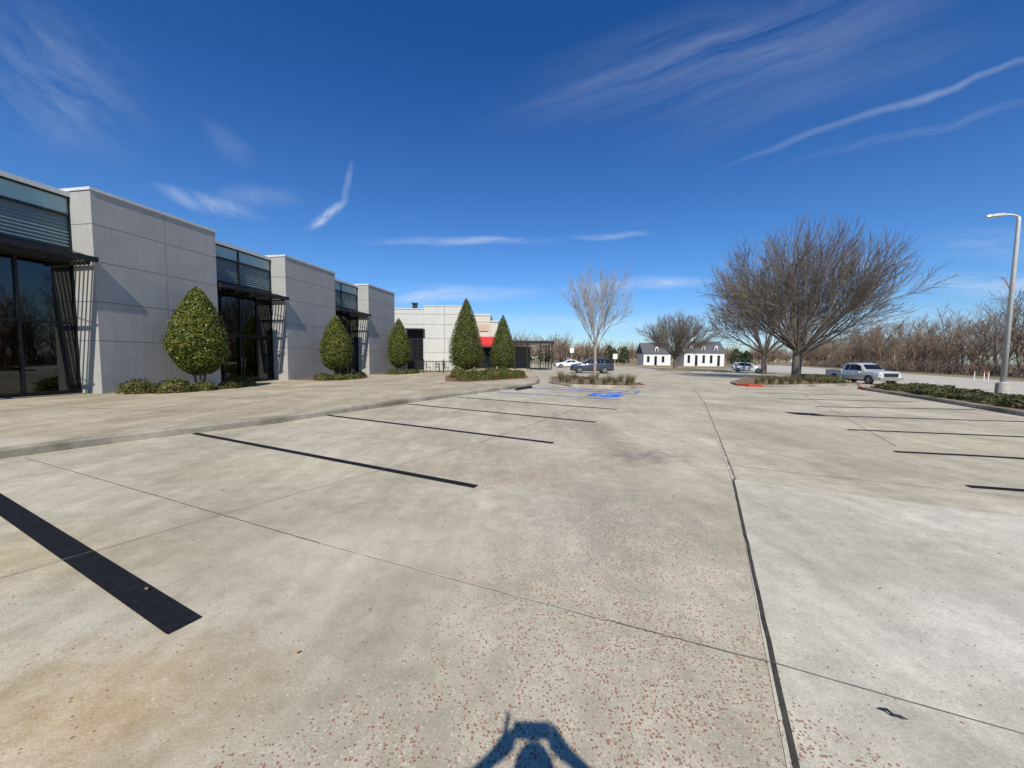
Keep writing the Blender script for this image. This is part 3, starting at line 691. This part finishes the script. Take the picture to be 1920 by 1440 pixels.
def car(name,label,cat,loc,rot,st,wins,ws,rear,paint,wheels,W,hl,tl,extra=None,group=None):
    c=thing(name,label,cat,loc,rot,group)
    V,F=loft(st); o=mesh('body',V,F,[paint],c,smooth=True)
    bv=o.modifiers.new('b','BEVEL'); bv.width=.03; bv.segments=2; bv.limit_method='ANGLE'; bv.angle_limit=math.radians(35)
    for sgn in (-1,1):
        for (i,t0,t1,sl0,sl1) in wins:
            a0=lerpst(st[i],st[i+1],t0); a1=lerpst(st[i],st[i+1],t1)
            m=MB(); m.poly([side_pt(a0,.10,sgn),side_pt(a1,.10,sgn),side_pt(a1,sl1,sgn),side_pt(a0,sl0,sgn)]); m.build('window',[M_carglass],c)
    for nm,(i,t0,t1,dx) in (('windscreen',ws),('rear_window',rear)):
        a0=lerpst(st[i],st[i+1],t0); a1=lerpst(st[i],st[i+1],t1)
        za=a0[5]+.022; zb=a1[5]+.022
        m=MB(); m.poly([(a0[0]+dx,-a0[4]*.84,za),(a0[0]+dx,a0[4]*.84,za),(a1[0]+dx,a1[4]*.84,zb),(a1[0]+dx,-a1[4]*.84,zb)]); m.build(nm,[M_carglass],c)
    for (x,r) in wheels:
        for sgn in (-1,1):
            wheel(c,x,sgn*(W-.07),r,.22,sgn)
            m=MB(); n=18; pts=[(x+(r*1.14)*math.cos(math.pi*k/n),sgn*(W+.006),r+(r*1.14)*math.sin(math.pi*k/n)) for k in range(n+1)]
            pts=[(x+r*1.14,sgn*(W+.006),.27)]+pts+[(x-r*1.14,sgn*(W+.006),.27)]
            m.poly(pts); m.build('wheel_arch',[M_trim],c)
    x0=st[0][0]; x1=st[-1][0]
    if not (extra and extra.get('nobump')):
        m=MB(); m.box(x0-.1,x0+.03,-W*.85,W*.85,.3,.52); m.build('front_bumper',[M_trim],c)
        m=MB(); m.box(x0-.02,x0+.02,-.45,.45,.55,.72); m.build('grille',[M_trim],c)
    m=MB(); m.box(x1-.04,x1+.08,-W*.85,W*.85,.32,.55); m.build('rear_bumper',[M_trim],c)
    for sgn in (-1,1):
        m=MB(); x,y,z=hl; m.box(x-.14,x+.03,min(sgn*(y-.18),sgn*(y+.10)),max(sgn*(y-.18),sgn*(y+.10)),z-.07,z+.08); m.build('headlight',[M_lamp],c)
        m=MB(); x,y,z=tl; m.box(x-.03,x+.12,min(sgn*(y-.1),sgn*(y+.06)),max(sgn*(y-.1),sgn*(y+.06)),z-.14,z+.16); m.build('tail_light',[M_tail],c)
        m=MB(); xs=extra.get('mirror',.75) if extra else .75; m.box(xs,xs+.1,min(sgn*(W+.0),sgn*(W+.16)),max(sgn*W,sgn*(W+.16)),1.0,1.14) ; m.build('wing_mirror',[paint],c)
        m=MB(); m.box(st[-1][0]+.5,st[0][0]-.6,min(sgn*(W-.03),sgn*(W+.004)),max(sgn*(W-.03),sgn*(W+.004)),.28,.36); m.build('sill_trim',[M_trim],c)
        for xx in (.2,-.85):
            m=MB(); m.box(xx-.08,xx+.08,min(sgn*(W-.02),sgn*(W+.03)),max(sgn*(W-.02),sgn*(W+.03)),.90,.93); m.build('door_handle',[paint],c)
    return c
suv=[(2.28,.70,.36,.72,.6,.78),(2.18,.84,.25,.86,.7,.93),(1.6,.9,.24,.96,.74,1.04),(1.02,.91,.24,1.0,.76,1.10),(.30,.91,.24,1.02,.66,1.56),(-.4,.91,.24,1.03,.66,1.67),(-1.3,.91,.24,1.05,.64,1.66),(-1.9,.89,.28,1.07,.6,1.58),(-2.22,.86,.33,1.02,.62,1.12),(-2.3,.80,.38,.9,.6,.95)]
sw=[(3,.45,1,.25,.86),(4,.0,.95,.86,.9),(5,.05,.93,.9,.9),(6,.02,.9,.9,.82)]
car('parked_car','Dark grey compact SUV parked beyond grassy island','car',(8.9,43.2,H(8.9)),math.pi-.05,suv,sw,(3,.1,.92,.02),(7,.12,.85,-.02),M_greycar,[(1.42,.35),(-1.32,.35)],.91,(2.16,.62,.72),(-2.2,.78,.95))
sed=[(2.35,.68,.34,.62,.6,.66),(2.2,.84,.22,.72,.7,.78),(1.5,.88,.2,.84,.74,.90),(.95,.89,.2,.88,.74,.95),(.2,.89,.2,.9,.6,1.36),(-.4,.89,.2,.92,.6,1.44),(-1.1,.88,.22,.94,.58,1.38),(-1.75,.87,.26,.96,.66,1.05),(-2.25,.84,.3,.92,.66,.98),(-2.35,.76,.36,.8,.6,.84)]
car('parked_car','White sedan parked near the restaurant patio','car',(9.7,67,H(9.7)),math.pi+.1,sed,[(3,.45,1,.25,.86),(4,.0,.95,.86,.9),(5,.05,.93,.9,.9),(6,.02,.6,.9,.6)],(3,.1,.92,.02),(6,.15,.9,-.02),M_whitecar,[(1.42,.33),(-1.36,.33)],.89,(2.2,.6,.6),(-2.26,.74,.78),dict(mirror=.65))
car('parked_car','White SUV parked behind the mulched island','car',(37.9,62,H(37.9)),-.5,suv,sw,(3,.1,.92,.02),(7,.12,.85,-.02),M_whitecar,[(1.42,.35),(-1.32,.35)],.91,(2.16,.62,.72),(-2.2,.78,.95))
pk=[(2.95,.80,.45,.95,.74,1.05),(2.85,.93,.38,1.05,.8,1.16),(2.2,.97,.36,1.12,.84,1.22),(1.42,.97,.36,1.14,.85,1.26),(.85,.97,.36,1.16,.74,1.78),(.3,.97,.36,1.17,.73,1.90),(-.75,.97,.36,1.17,.72,1.88),(-.95,.97,.36,1.17,.74,1.78),(-1.0,.96,.4,1.15,.8,1.2)]
P=car('pickup_truck','Silver crew cab pickup truck driving along lot entrance','truck',(30.3,33.4,H(30.1)),math.radians(-93),pk,[(3,.5,1,.3,.86),(4,.0,.95,.86,.9),(5,.0,.46,.9,.9),(5,.52,.97,.9,.9)],(3,.1,.92,.02),(7,.15,.85,-.02),M_silver,[(1.95,.40),(-1.85,.40)],.97,(2.86,.70,.98),(-2.93,.86,1.0),dict(mirror=1.0,nobump=True))
mb=MB(); mb.box(-2.95,-1.02,-.97,-.90,.5,1.22); mb.box(-2.95,-1.02,.90,.97,.5,1.22); mb.box(-2.95,-2.88,-.9,.9,.5,1.22); mb.box(-1.09,-1.02,-.9,.9,.6,1.22); mb.box(-2.88,-1.09,-.9,.9,.6,.68)
mb.build('cargo_bed',[M_silver],P)
mb=MB(); mb.box(2.93,3.02,-.55,.55,.72,1.02); mb.build('grille',[M_trim],P)
mb=MB(); mb.box(2.9,3.08,-.93,.93,.46,.66); mb.build('front_bumper',[M_chrome],P)
P.scale=(.95,.95,.93)

# ------------------------------------------------------------------ street lamp
SLp=thing('street_lamp','Tall pale galvanised street lamp with slim flat single head','street lamp',(26.2,20.5,H(26.2)+.1),0)
mb=MB(); mb.tube([(0,0,0),(0,0,.65)],.26,18); mb.build('concrete_base',[M_road],SLp)
mb=MB(); mb.tube([(0,0,.65),(0,0,.70)],.2,12); mb.tube([(0,0,.7),(0,0,9.1),(-.02,0,9.3)],[.115,.08,.07],12); mb.build('pole',[M_pole],SLp,smooth=True)
mb=MB(); mb.tube([(0,0,9.1),(-.06,.02,9.34),(-.25,.05,9.42),(-.62,.09,9.44)],[.07,.06,.05,.05],8); mb.build('arm',[M_pole],SLp,smooth=True)
mb=MB(); mb.V=[]; 
sec=[(-.50,.07,9.47,9.41),(-.72,.16,9.49,9.38),(-1.15,.19,9.46,9.33),(-1.5,.17,9.40,9.30),(-1.62,.10,9.36,9.31)]
for x,w,zt,zb in sec: mb.V+=[(x,.12-w,zb),(x,.12-w*.8,zt),(x,.12+w*.8,zt),(x,.12+w,zb)]
for i in range(4):
    for k in range(4): mb.F.append((i*4+k,i*4+(k+1)%4,i*4+4+(k+1)%4,i*4+4+k)); mb.M.append(0)
mb.F+=[(0,1,2,3),(19,18,17,16)]; mb.M+=[0,0]; mb.build('lamp_head',[M_pole],SLp)

def deline(x,y,label):
    t=thing('marker_post',label,'post',(x,y,H(x)),0,'marker posts beside road')
    MB().tube([(0,0,0),(0,0,1.0)],.05,8).build('post_shaft',[M_white],t); MB().tube([(0,0,1.0),(0,0,1.25)],.055,8).build('post_cap',[M_orange],t); return t
d0=deline(58.3,48.5,'White marker post with orange cap beside road')
for x,y in ((57.2,46.6),(56.0,45.2)): copy_thing(d0,(x,y,H(x)))
def upole(x,y,h):
    t=thing('utility_pole','Distant wooden utility pole with crossarm','pole',(x,y,H(x)),0,'distant utility poles')
    MB().tube([(0,0,0),(0,0,h)],[.16,.11],8).build('shaft',[M_bark],t); MB().box(-1.1,1.1,-.06,.06,h-.9,h-.78).build('crossarm',[M_bark],t)
for x,y,h in ((13.5,120,9.5),(21,150,9),(27,135,8),(17,160,10)): upole(x,y,h)
def psign(x,y,h,label,m):
    t=thing('road_sign',label,'sign',(x,y,H(x)),0); MB().tube([(0,0,0),(0,0,h)],.04,8).build('post',[M_pole],t); MB().box(-.38,.38,-.06,-.04,h-.9,h).build('sign_plate',[m],t)
psign(17.6,66,2.6,'Small white sign on metal post near lot',M_white)
psign(11.1,72,3.6,'Small white sign on tall metal post by drive',M_white)
mb=MB(); mb.V=[(-.9,-.09,0),(.9,-.09,0),(.9,.09,0),(-.9,.09,0),(-.86,-.05,.11),(.86,-.05,.11),(.86,.05,.11),(-.86,.05,.11)]; mb.F=[(0,3,2,1),(4,5,6,7),(0,1,5,4),(1,2,6,5),(2,3,7,6),(3,0,4,7)]; mb.M=[0]*6
mb.build('wheel_stop',[M_trim],label='Dark rubber wheel stop at head of bay',cat='wheel stop',loc=(.62,19.75,.012),rot=math.radians(63))

# ------------------------------------------------------------------ distant houses
def house(name,label,loc,rot,w,d,h,rh,dorm,rc,wc,step=3.0):
    t=thing(name,label,'house',loc,rot)
    MB().box(0,w,0,d,0,h).build('wall',[wc],t)
    mb=MB(); e=.4
    mb.V=[(-e,-e,h),(w+e,-e,h),(w+e,d+e,h),(-e,d+e,h),(-e,d/2,h+rh),(w+e,d/2,h+rh)]; mb.F=[(0,1,5,4),(2,3,4,5),(0,4,3),(1,2,5),(0,3,2,1)]; mb.M=[0]*5
    mb.build('roof',[rc],t)
    for i in range(dorm):
        x=w*(i+.6)/(dorm+.2); y0=d*.08; z0=h+rh*.16
        m=MB(); m.box(x-.6,x+.6,y0,y0+d*.3,z0,z0+1.3,0); m.V+=[(x-.75,y0-.1,z0+1.3),(x+.75,y0-.1,z0+1.3),(x,y0-.1,z0+2.0),(x-.75,y0+d*.4,z0+1.3),(x+.75,y0+d*.4,z0+1.3),(x,y0+d*.4,z0+2.0)]
        b=8; m.F+=[(b,b+1,b+2),(b,b+2,b+5,b+3),(b+1,b+4,b+5,b+2)]; m.M+=[0,1,1]; m.build('dormer',[wc,rc],t)
        MB().box(x-.3,x+.3,y0-.03,y0-.01,z0+.3,z0+1.1).build('window',[M_carglass],t)
    k=0; x=1.2
    while x<w-1.4:
        MB().box(x,x+.9,-.04,-.01,.1 if k%3==1 else 1.1,h-.9).build('door' if k%3==1 else 'window',[M_carglass],t); x+=step; k+=1
    return t
house('house','White two-storey commercial house with dark dormered roof',(61.5,138,H(61)),-.05,14.0,9,4.8,4.2,3,M_shing,M_whitecar,2.6)
house('house','White commercial house with grey gabled roof',(47.0,138,H(52)),-.05,9.5,9,4.2,4.0,1,M_shing,M_whitecar,2.6)

# ------------------------------------------------------------------ litter
mb=MB(); mb.tube([(0,0,.008),(.015,.02,.016),(.035,.03,.012),(.04,.055,.010),(.06,.07,.014)],[.004,.006,.005,.005,.002],6)
mb.build('fallen_twig',[M_trim],label='Small dark curled twig lying on concrete',cat='twig',loc=(1.70,1.66,.008),rot=-1.6)
lf=mesh('fallen_leaf',[(0,0,.02),(.02,.01,.026),(.045,0,.022),(.02,-.013,.018)],[(0,1,2,3)],[mat('dry_leaf',(.42,.25,.09),.7)],label='Dry yellow leaf lying on black stripe',cat='leaf',loc=(-2.42,2.46,.012),rot=2.4,group='dry leaves on pavement')
for x,y,r in ((-1.15,1.95,.4),(.35,2.75,2.),(-3.4,4.4,1.1),(-.5,3.9,3.),(2.6,2.6,.2),(-4.6,5.3,4.),(1.9,4.4,5.),(4.1,3.1,1.)):
    o=lf.copy(); COL.objects.link(o); o.location=(x,y,.004); o.rotation_euler=(0,0,r); q=rnd.uniform(.5,.9); o.scale=(q,q,q); o['label']='Small dry brown leaf lying on bare concrete'

# ------------------------------------------------------------------ photographer
PER=thing('person','Person in dark jacket holding a phone up with both hands','person',(.05,-.34,0),0)
M_skin=mat('skin',(.5,.3,.2),.5,var=.05); M_hair=mat('hair',(.03,.02,.015),.7); M_jack=mat('jacket_fabric',(.04,.05,.08),.85); M_jean=mat('jeans',(.05,.08,.15),.85)
def skin(name,pts,edges,rads,m,parent,root=0,sub=2):
    me=bpy.data.meshes.new(name); me.from_pydata(pts,edges,[]); me.materials.append(m)
    o=bpy.data.objects.new(name,me); COL.objects.link(o); o.parent=parent
    sk=o.modifiers.new('skin','SKIN'); sk.use_smooth_shade=True
    if not len(me.skin_vertices):
        bm=bmesh.new(); bm.from_mesh(me); bm.verts.layers.skin.verify(); bm.to_mesh(me); bm.free()
    for i,r in enumerate(rads):
        v=me.skin_vertices[0].data[i]; v.radius=(r,r) if not isinstance(r,tuple) else r; v.use_root=(i==root)
    s=o.modifiers.new('sub','SUBSURF'); s.levels=sub; s.render_levels=sub
    return o
pts=[(0,0,.95),(0,0,1.15),(0,0,1.33),(0,.0,1.43),(0,.02,1.51),(0,.04,1.59),(0,.045,1.69)]
rads=[(.15,.11),(.14,.10),(.16,.11),(.10,.08),.052,(.070,.088),(.068,.083)]
ed=[(0,1),(1,2),(2,3),(3,4),(4,5),(5,6)]
for sg in (-1,1):
    b=len(pts); pts+=[(sg*.18,0,1.39),(sg*.41,.15,1.34),(sg*.165,.27,1.50),(sg*.125,.275,1.535)]; rads+=[.055,.040,.026,(.03,.022)]; ed+=[(3,b),(b,b+1),(b+1,b+2),(b+2,b+3)]
    hb=b+3
    for k,(dz,L) in enumerate(((.050,.06),(.026,.066),(.003,.062),(-.02,.05))):
        c=len(pts); up=(k==0 and sg<0)
        pts+=[(sg*.112,.29,1.545+dz),(sg*.094+( -.01 if up else 0),.312-.003*k,1.55+dz+(.03 if up else 0)),(sg*(.066 if not up else .10),.316,1.553+dz+(.06 if up else 0))]; rads+=[.0095,.009,.008]; ed+=[(hb,c),(c,c+1),(c+1,c+2)]
    c=len(pts); pts+=[(sg*.10,.268,1.53),(sg*.07,.285,1.543)]; rads+=[.011,.009]; ed+=[(hb,c),(c,c+1)]
    b=len(pts); pts+=[(sg*.10,0,.90),(sg*.11,.01,.50),(sg*.11,-.02,.09),(sg*.12,.13,.045)]; rads+=[.09,.062,.042,.04]; ed+=[(0,b),(b,b+1),(b+1,b+2),(b+2,b+3)]
skin('body',pts,ed,rads,M_skin,PER)
jp=[(0,0,.90),(0,0,1.15),(0,0,1.33),(0,0,1.42),(0,.015,1.47)]; jr=[(.175,.13),(.16,.12),(.18,.13),(.12,.095),.07]; je=[(0,1),(1,2),(2,3),(3,4)]
for sg in (-1,1):
    b=len(jp); jp+=[(sg*.19,0,1.39),(sg*.415,.15,1.335),(sg*.20,.255,1.475)]; jr+=[.07,.055,.036]; je+=[(3,b),(b,b+1),(b+1,b+2)]
skin('jacket',jp,je,jr,M_jack,PER)
tp=[(0,0,.95)]; tr=[(.16,.12)]; te=[]
for sg in (-1,1):
    b=len(tp); tp+=[(sg*.10,0,.86),(sg*.11,.01,.50),(sg*.11,-.02,.12)]; tr+=[.10,.078,.065]; te+=[(0,b),(b,b+1),(b+1,b+2)]
skin('trousers',tp,te,tr,M_jean,PER)
for sg in (-1,1): skin('shoe',[(sg*.11,-.07,.05),(sg*.115,.05,.055),(sg*.125,.18,.04)],[(0,1),(1,2)],[.05,.052,.04],M_trim,PER,sub=1)
bm=bmesh.new(); bmesh.ops.create_uvsphere(bm,u_segments=20,v_segments=12,radius=1)
for v in bm.verts: v.co=Vector((v.co.x*.085,v.co.y*.104+.03,1.665+v.co.z*.115))
bmesh.ops.delete(bm,geom=[v for v in bm.verts if v.co.y>.09 and v.co.z<1.71 or v.co.z<1.58],context='VERTS')
me=bpy.data.meshes.new('hair'); bm.to_mesh(me); bm.free(); me.materials.append(M_hair); o=bpy.data.objects.new('hair',me); COL.objects.link(o); o.parent=PER
for sg in (-1,1):
    mb=MB(); mb.tube([(sg*.033,.124,1.665),(sg*.033,.130,1.665)],.012,8); mb.build('eye',[M_trim],PER)
mb=MB(); mb.tube([(0,.115,1.67),(0,.143,1.625),(0,.12,1.618)],[.008,.015,.01],8); mb.build('nose',[M_skin],PER,smooth=True)
mb=MB(); mb.tube([(-.025,.118,1.585),(0,.126,1.583),(.025,.118,1.585)],.006,6); mb.build('mouth',[mat('lips',(.4,.15,.12),.5)],PER)
for sg in (-1,1): MB().tube([(sg*.083,.035,1.68),(sg*.093,.03,1.65),(sg*.083,.035,1.625)],[.012,.018,.01],8).build('ear',[M_skin],PER)
ph=MB().box(-.078,.078,-.012,-.004,-.038,.038).build('smartphone',[M_trim],label='Black smartphone held sideways in both hands',cat='phone',loc=(.05,-.02,1.58))

# ------------------------------------------------------------------ sky
W=bpy.data.worlds.new('World'); SC.world=W; W.use_nodes=True; wt=NT(W.node_tree)
bg=W.node_tree.nodes['Background']
sky=wt.add('ShaderNodeTexSky'); sky.sky_type='NISHITA'; sky.sun_disc=False
sky.sun_elevation=math.radians(45); sky.sun_rotation=math.radians(181.5); sky.air_density=1.0; sky.dust_density=.3; sky.ozone_density=2.5
D=wt.add('ShaderNodeTexCoord').outputs['Generated']
sp=wt.add('ShaderNodeSeparateXYZ'); wt.l.new(D,sp.inputs[0])
tint=wt.mix(wt.mr(sp.outputs[2],.0,.16),(.80,.98,1.18,1),(.50,.88,1.33,1))
tint=wt.mix(wt.mr(sp.outputs[2],.16,.62),tint,(.19,.60,1.18,1))
base=wt.mix(1.0,sky.outputs[0],tint,'MULTIPLY')
yy=wt.math('MAXIMUM',sp.outputs[1],.05)
px=wt.math('DIVIDE',sp.outputs[0],yy); pz=wt.math('DIVIDE',sp.outputs[2],yy)
cb=wt.add('ShaderNodeCombineXYZ'); wt.l.new(px,cb.inputs[0]); wt.l.new(pz,cb.inputs[1]); Pp=cb.outputs[0]
wn=wt.add('ShaderNodeTexNoise'); wn.inputs['Scale'].default_value=4.0; wn.inputs['Detail'].default_value=4; wt.l.new(Pp,wn.inputs['Vector'])
wp=wt.vmath('SCALE',wt.vmath('SUBTRACT',wn.outputs['Color'],(.5,.5,.5)),scale=.05)
Pw=wt.vmath('ADD',Pp,wp)
def fam(ang,sx,sy,off):
    mp=wt.add('ShaderNodeMapping'); mp.vector_type='TEXTURE'; mp.inputs['Rotation'].default_value=(0,0,math.radians(ang)); mp.inputs['Scale'].default_value=(1/sx,1/sy,1); mp.inputs['Location'].default_value=(off,0,0)
    wt.l.new(Pw,mp.inputs[0]); return wt.noise(mp.outputs[0],1.0,6,.66,.3)
NA_=fam(21,1.4,16,3); NB=fam(-38,5,18,7); NC=fam(50,11,24,11); ND=fam(3,5.0,32,17)
streaks=[((-.1,.58),(1.15,.94),.12,.14,NA_),((.50,.475),(1.45,.81),.011,.24,NA_),((.65,.48),(1.35,.67),.012,.12,NA_),((.2,.5),(1.3,.85),.08,.06,NA_),
 ((-.92,.43),(-.62,.335),.022,.45,NB),((-.80,.40),(-.5,.39),.03,.14,NB),((-.53,.31),(-.42,.39),.014,.75,NC),((-.43,.37),(-.41,.50),.010,.28,NC),
 ((-.40,.287),(.14,.298),.012,.40,ND),((-.35,.155),(.10,.17),.022,.45,ND),((.1,.175),(.55,.205),.018,.55,ND),((-1.35,.85),(-.92,.50),.17,.12,NB),
 ((1.0,.20),(1.6,.19),.035,.45,ND),((-.80,.60),(-.64,.47),.035,.11,NB),((.13,.305),(.36,.315),.010,.3,ND),((-.9,.14),(-.1,.16),.03,.22,ND),((1.0,.30),(1.5,.29),.05,.16,ND),((.2,.09),(1.4,.11),.04,.28,ND),((-.2,.10),(.5,.09),.02,.3,ND),((.5,.245),(1.1,.25),.02,.2,ND)]
tot=None
for i,(a,b,w,st,n) in enumerate(streaks):
    a=Vector(a);b=Vector(b);c=(a+b)/2;d=(b-a);L=d.length/2;d.normalize()
    q=wt.vmath('SUBTRACT',Pw,(c.x,c.y,0))
    un=wt.vmath('DOT_PRODUCT',q,(d.x/(L*1.15),d.y/(L*1.15),0)); vn=wt.vmath('DOT_PRODUCT',q,(-d.y/(w*1.3),d.x/(w*1.3),0))
    r2=wt.math('ADD',wt.math('MULTIPLY',un,un),wt.math('MULTIPLY',vn,vn))
    m=wt.math('SUBTRACT',1.0,r2,clamp=True)
    m=wt.math('MULTIPLY',wt.math('MULTIPLY',m,m),wt.math('MULTIPLY',wt.mr(n,.34,.70),st*1.25))
    tot=m if tot is None else wt.math('ADD',tot,m)
tot=wt.math('MINIMUM',tot,.8)
cl=wt.mix(tot,base,(7.4,8.2,9.4,1))
wt.l.new(cl,bg.inputs[0]); bg.inputs[1].default_value=.1
W.cycles.sampling_method='MANUAL'; W.cycles.sample_map_resolution=512
sd=bpy.data.lights.new('sun','SUN'); sd.energy=5.0; sd.angle=math.radians(.53); sd.color=(1,.945,.83)
so=bpy.data.objects.new('sun',sd); COL.objects.link(so)
az=math.radians(1.8)
dv=Vector((math.sin(az)*math.cos(math.radians(45)),math.cos(az)*math.cos(math.radians(45)),-math.sin(math.radians(45))))
so.rotation_euler=dv.to_track_quat('-Z','Y').to_euler(); so.location=(-5,-40,40)
# ------------------------------------------------------------------ camera
cd=bpy.data.cameras.new('camera'); cd.lens=36*721/1920; cd.sensor_width=36; cd.clip_start=.08; cd.clip_end=3000
co=bpy.data.objects.new('camera',cd); COL.objects.link(co); co.location=(0,0,1.6)
th=math.atan(49/721); r=.011
F_=Vector((0,math.cos(th),-math.sin(th)));U0=Vector((0,math.sin(th),math.cos(th)));R0=Vector((1,0,0))
R_=R0*math.cos(r)+U0*math.sin(r);U_=-R0*math.sin(r)+U0*math.cos(r)
mt=Matrix((R_,U_,-F_)).transposed(); co.rotation_euler=mt.to_euler()
SC.camera=co
SC.view_settings.view_transform='Standard'; SC.view_settings.look='None'; SC.view_settings.exposure=0
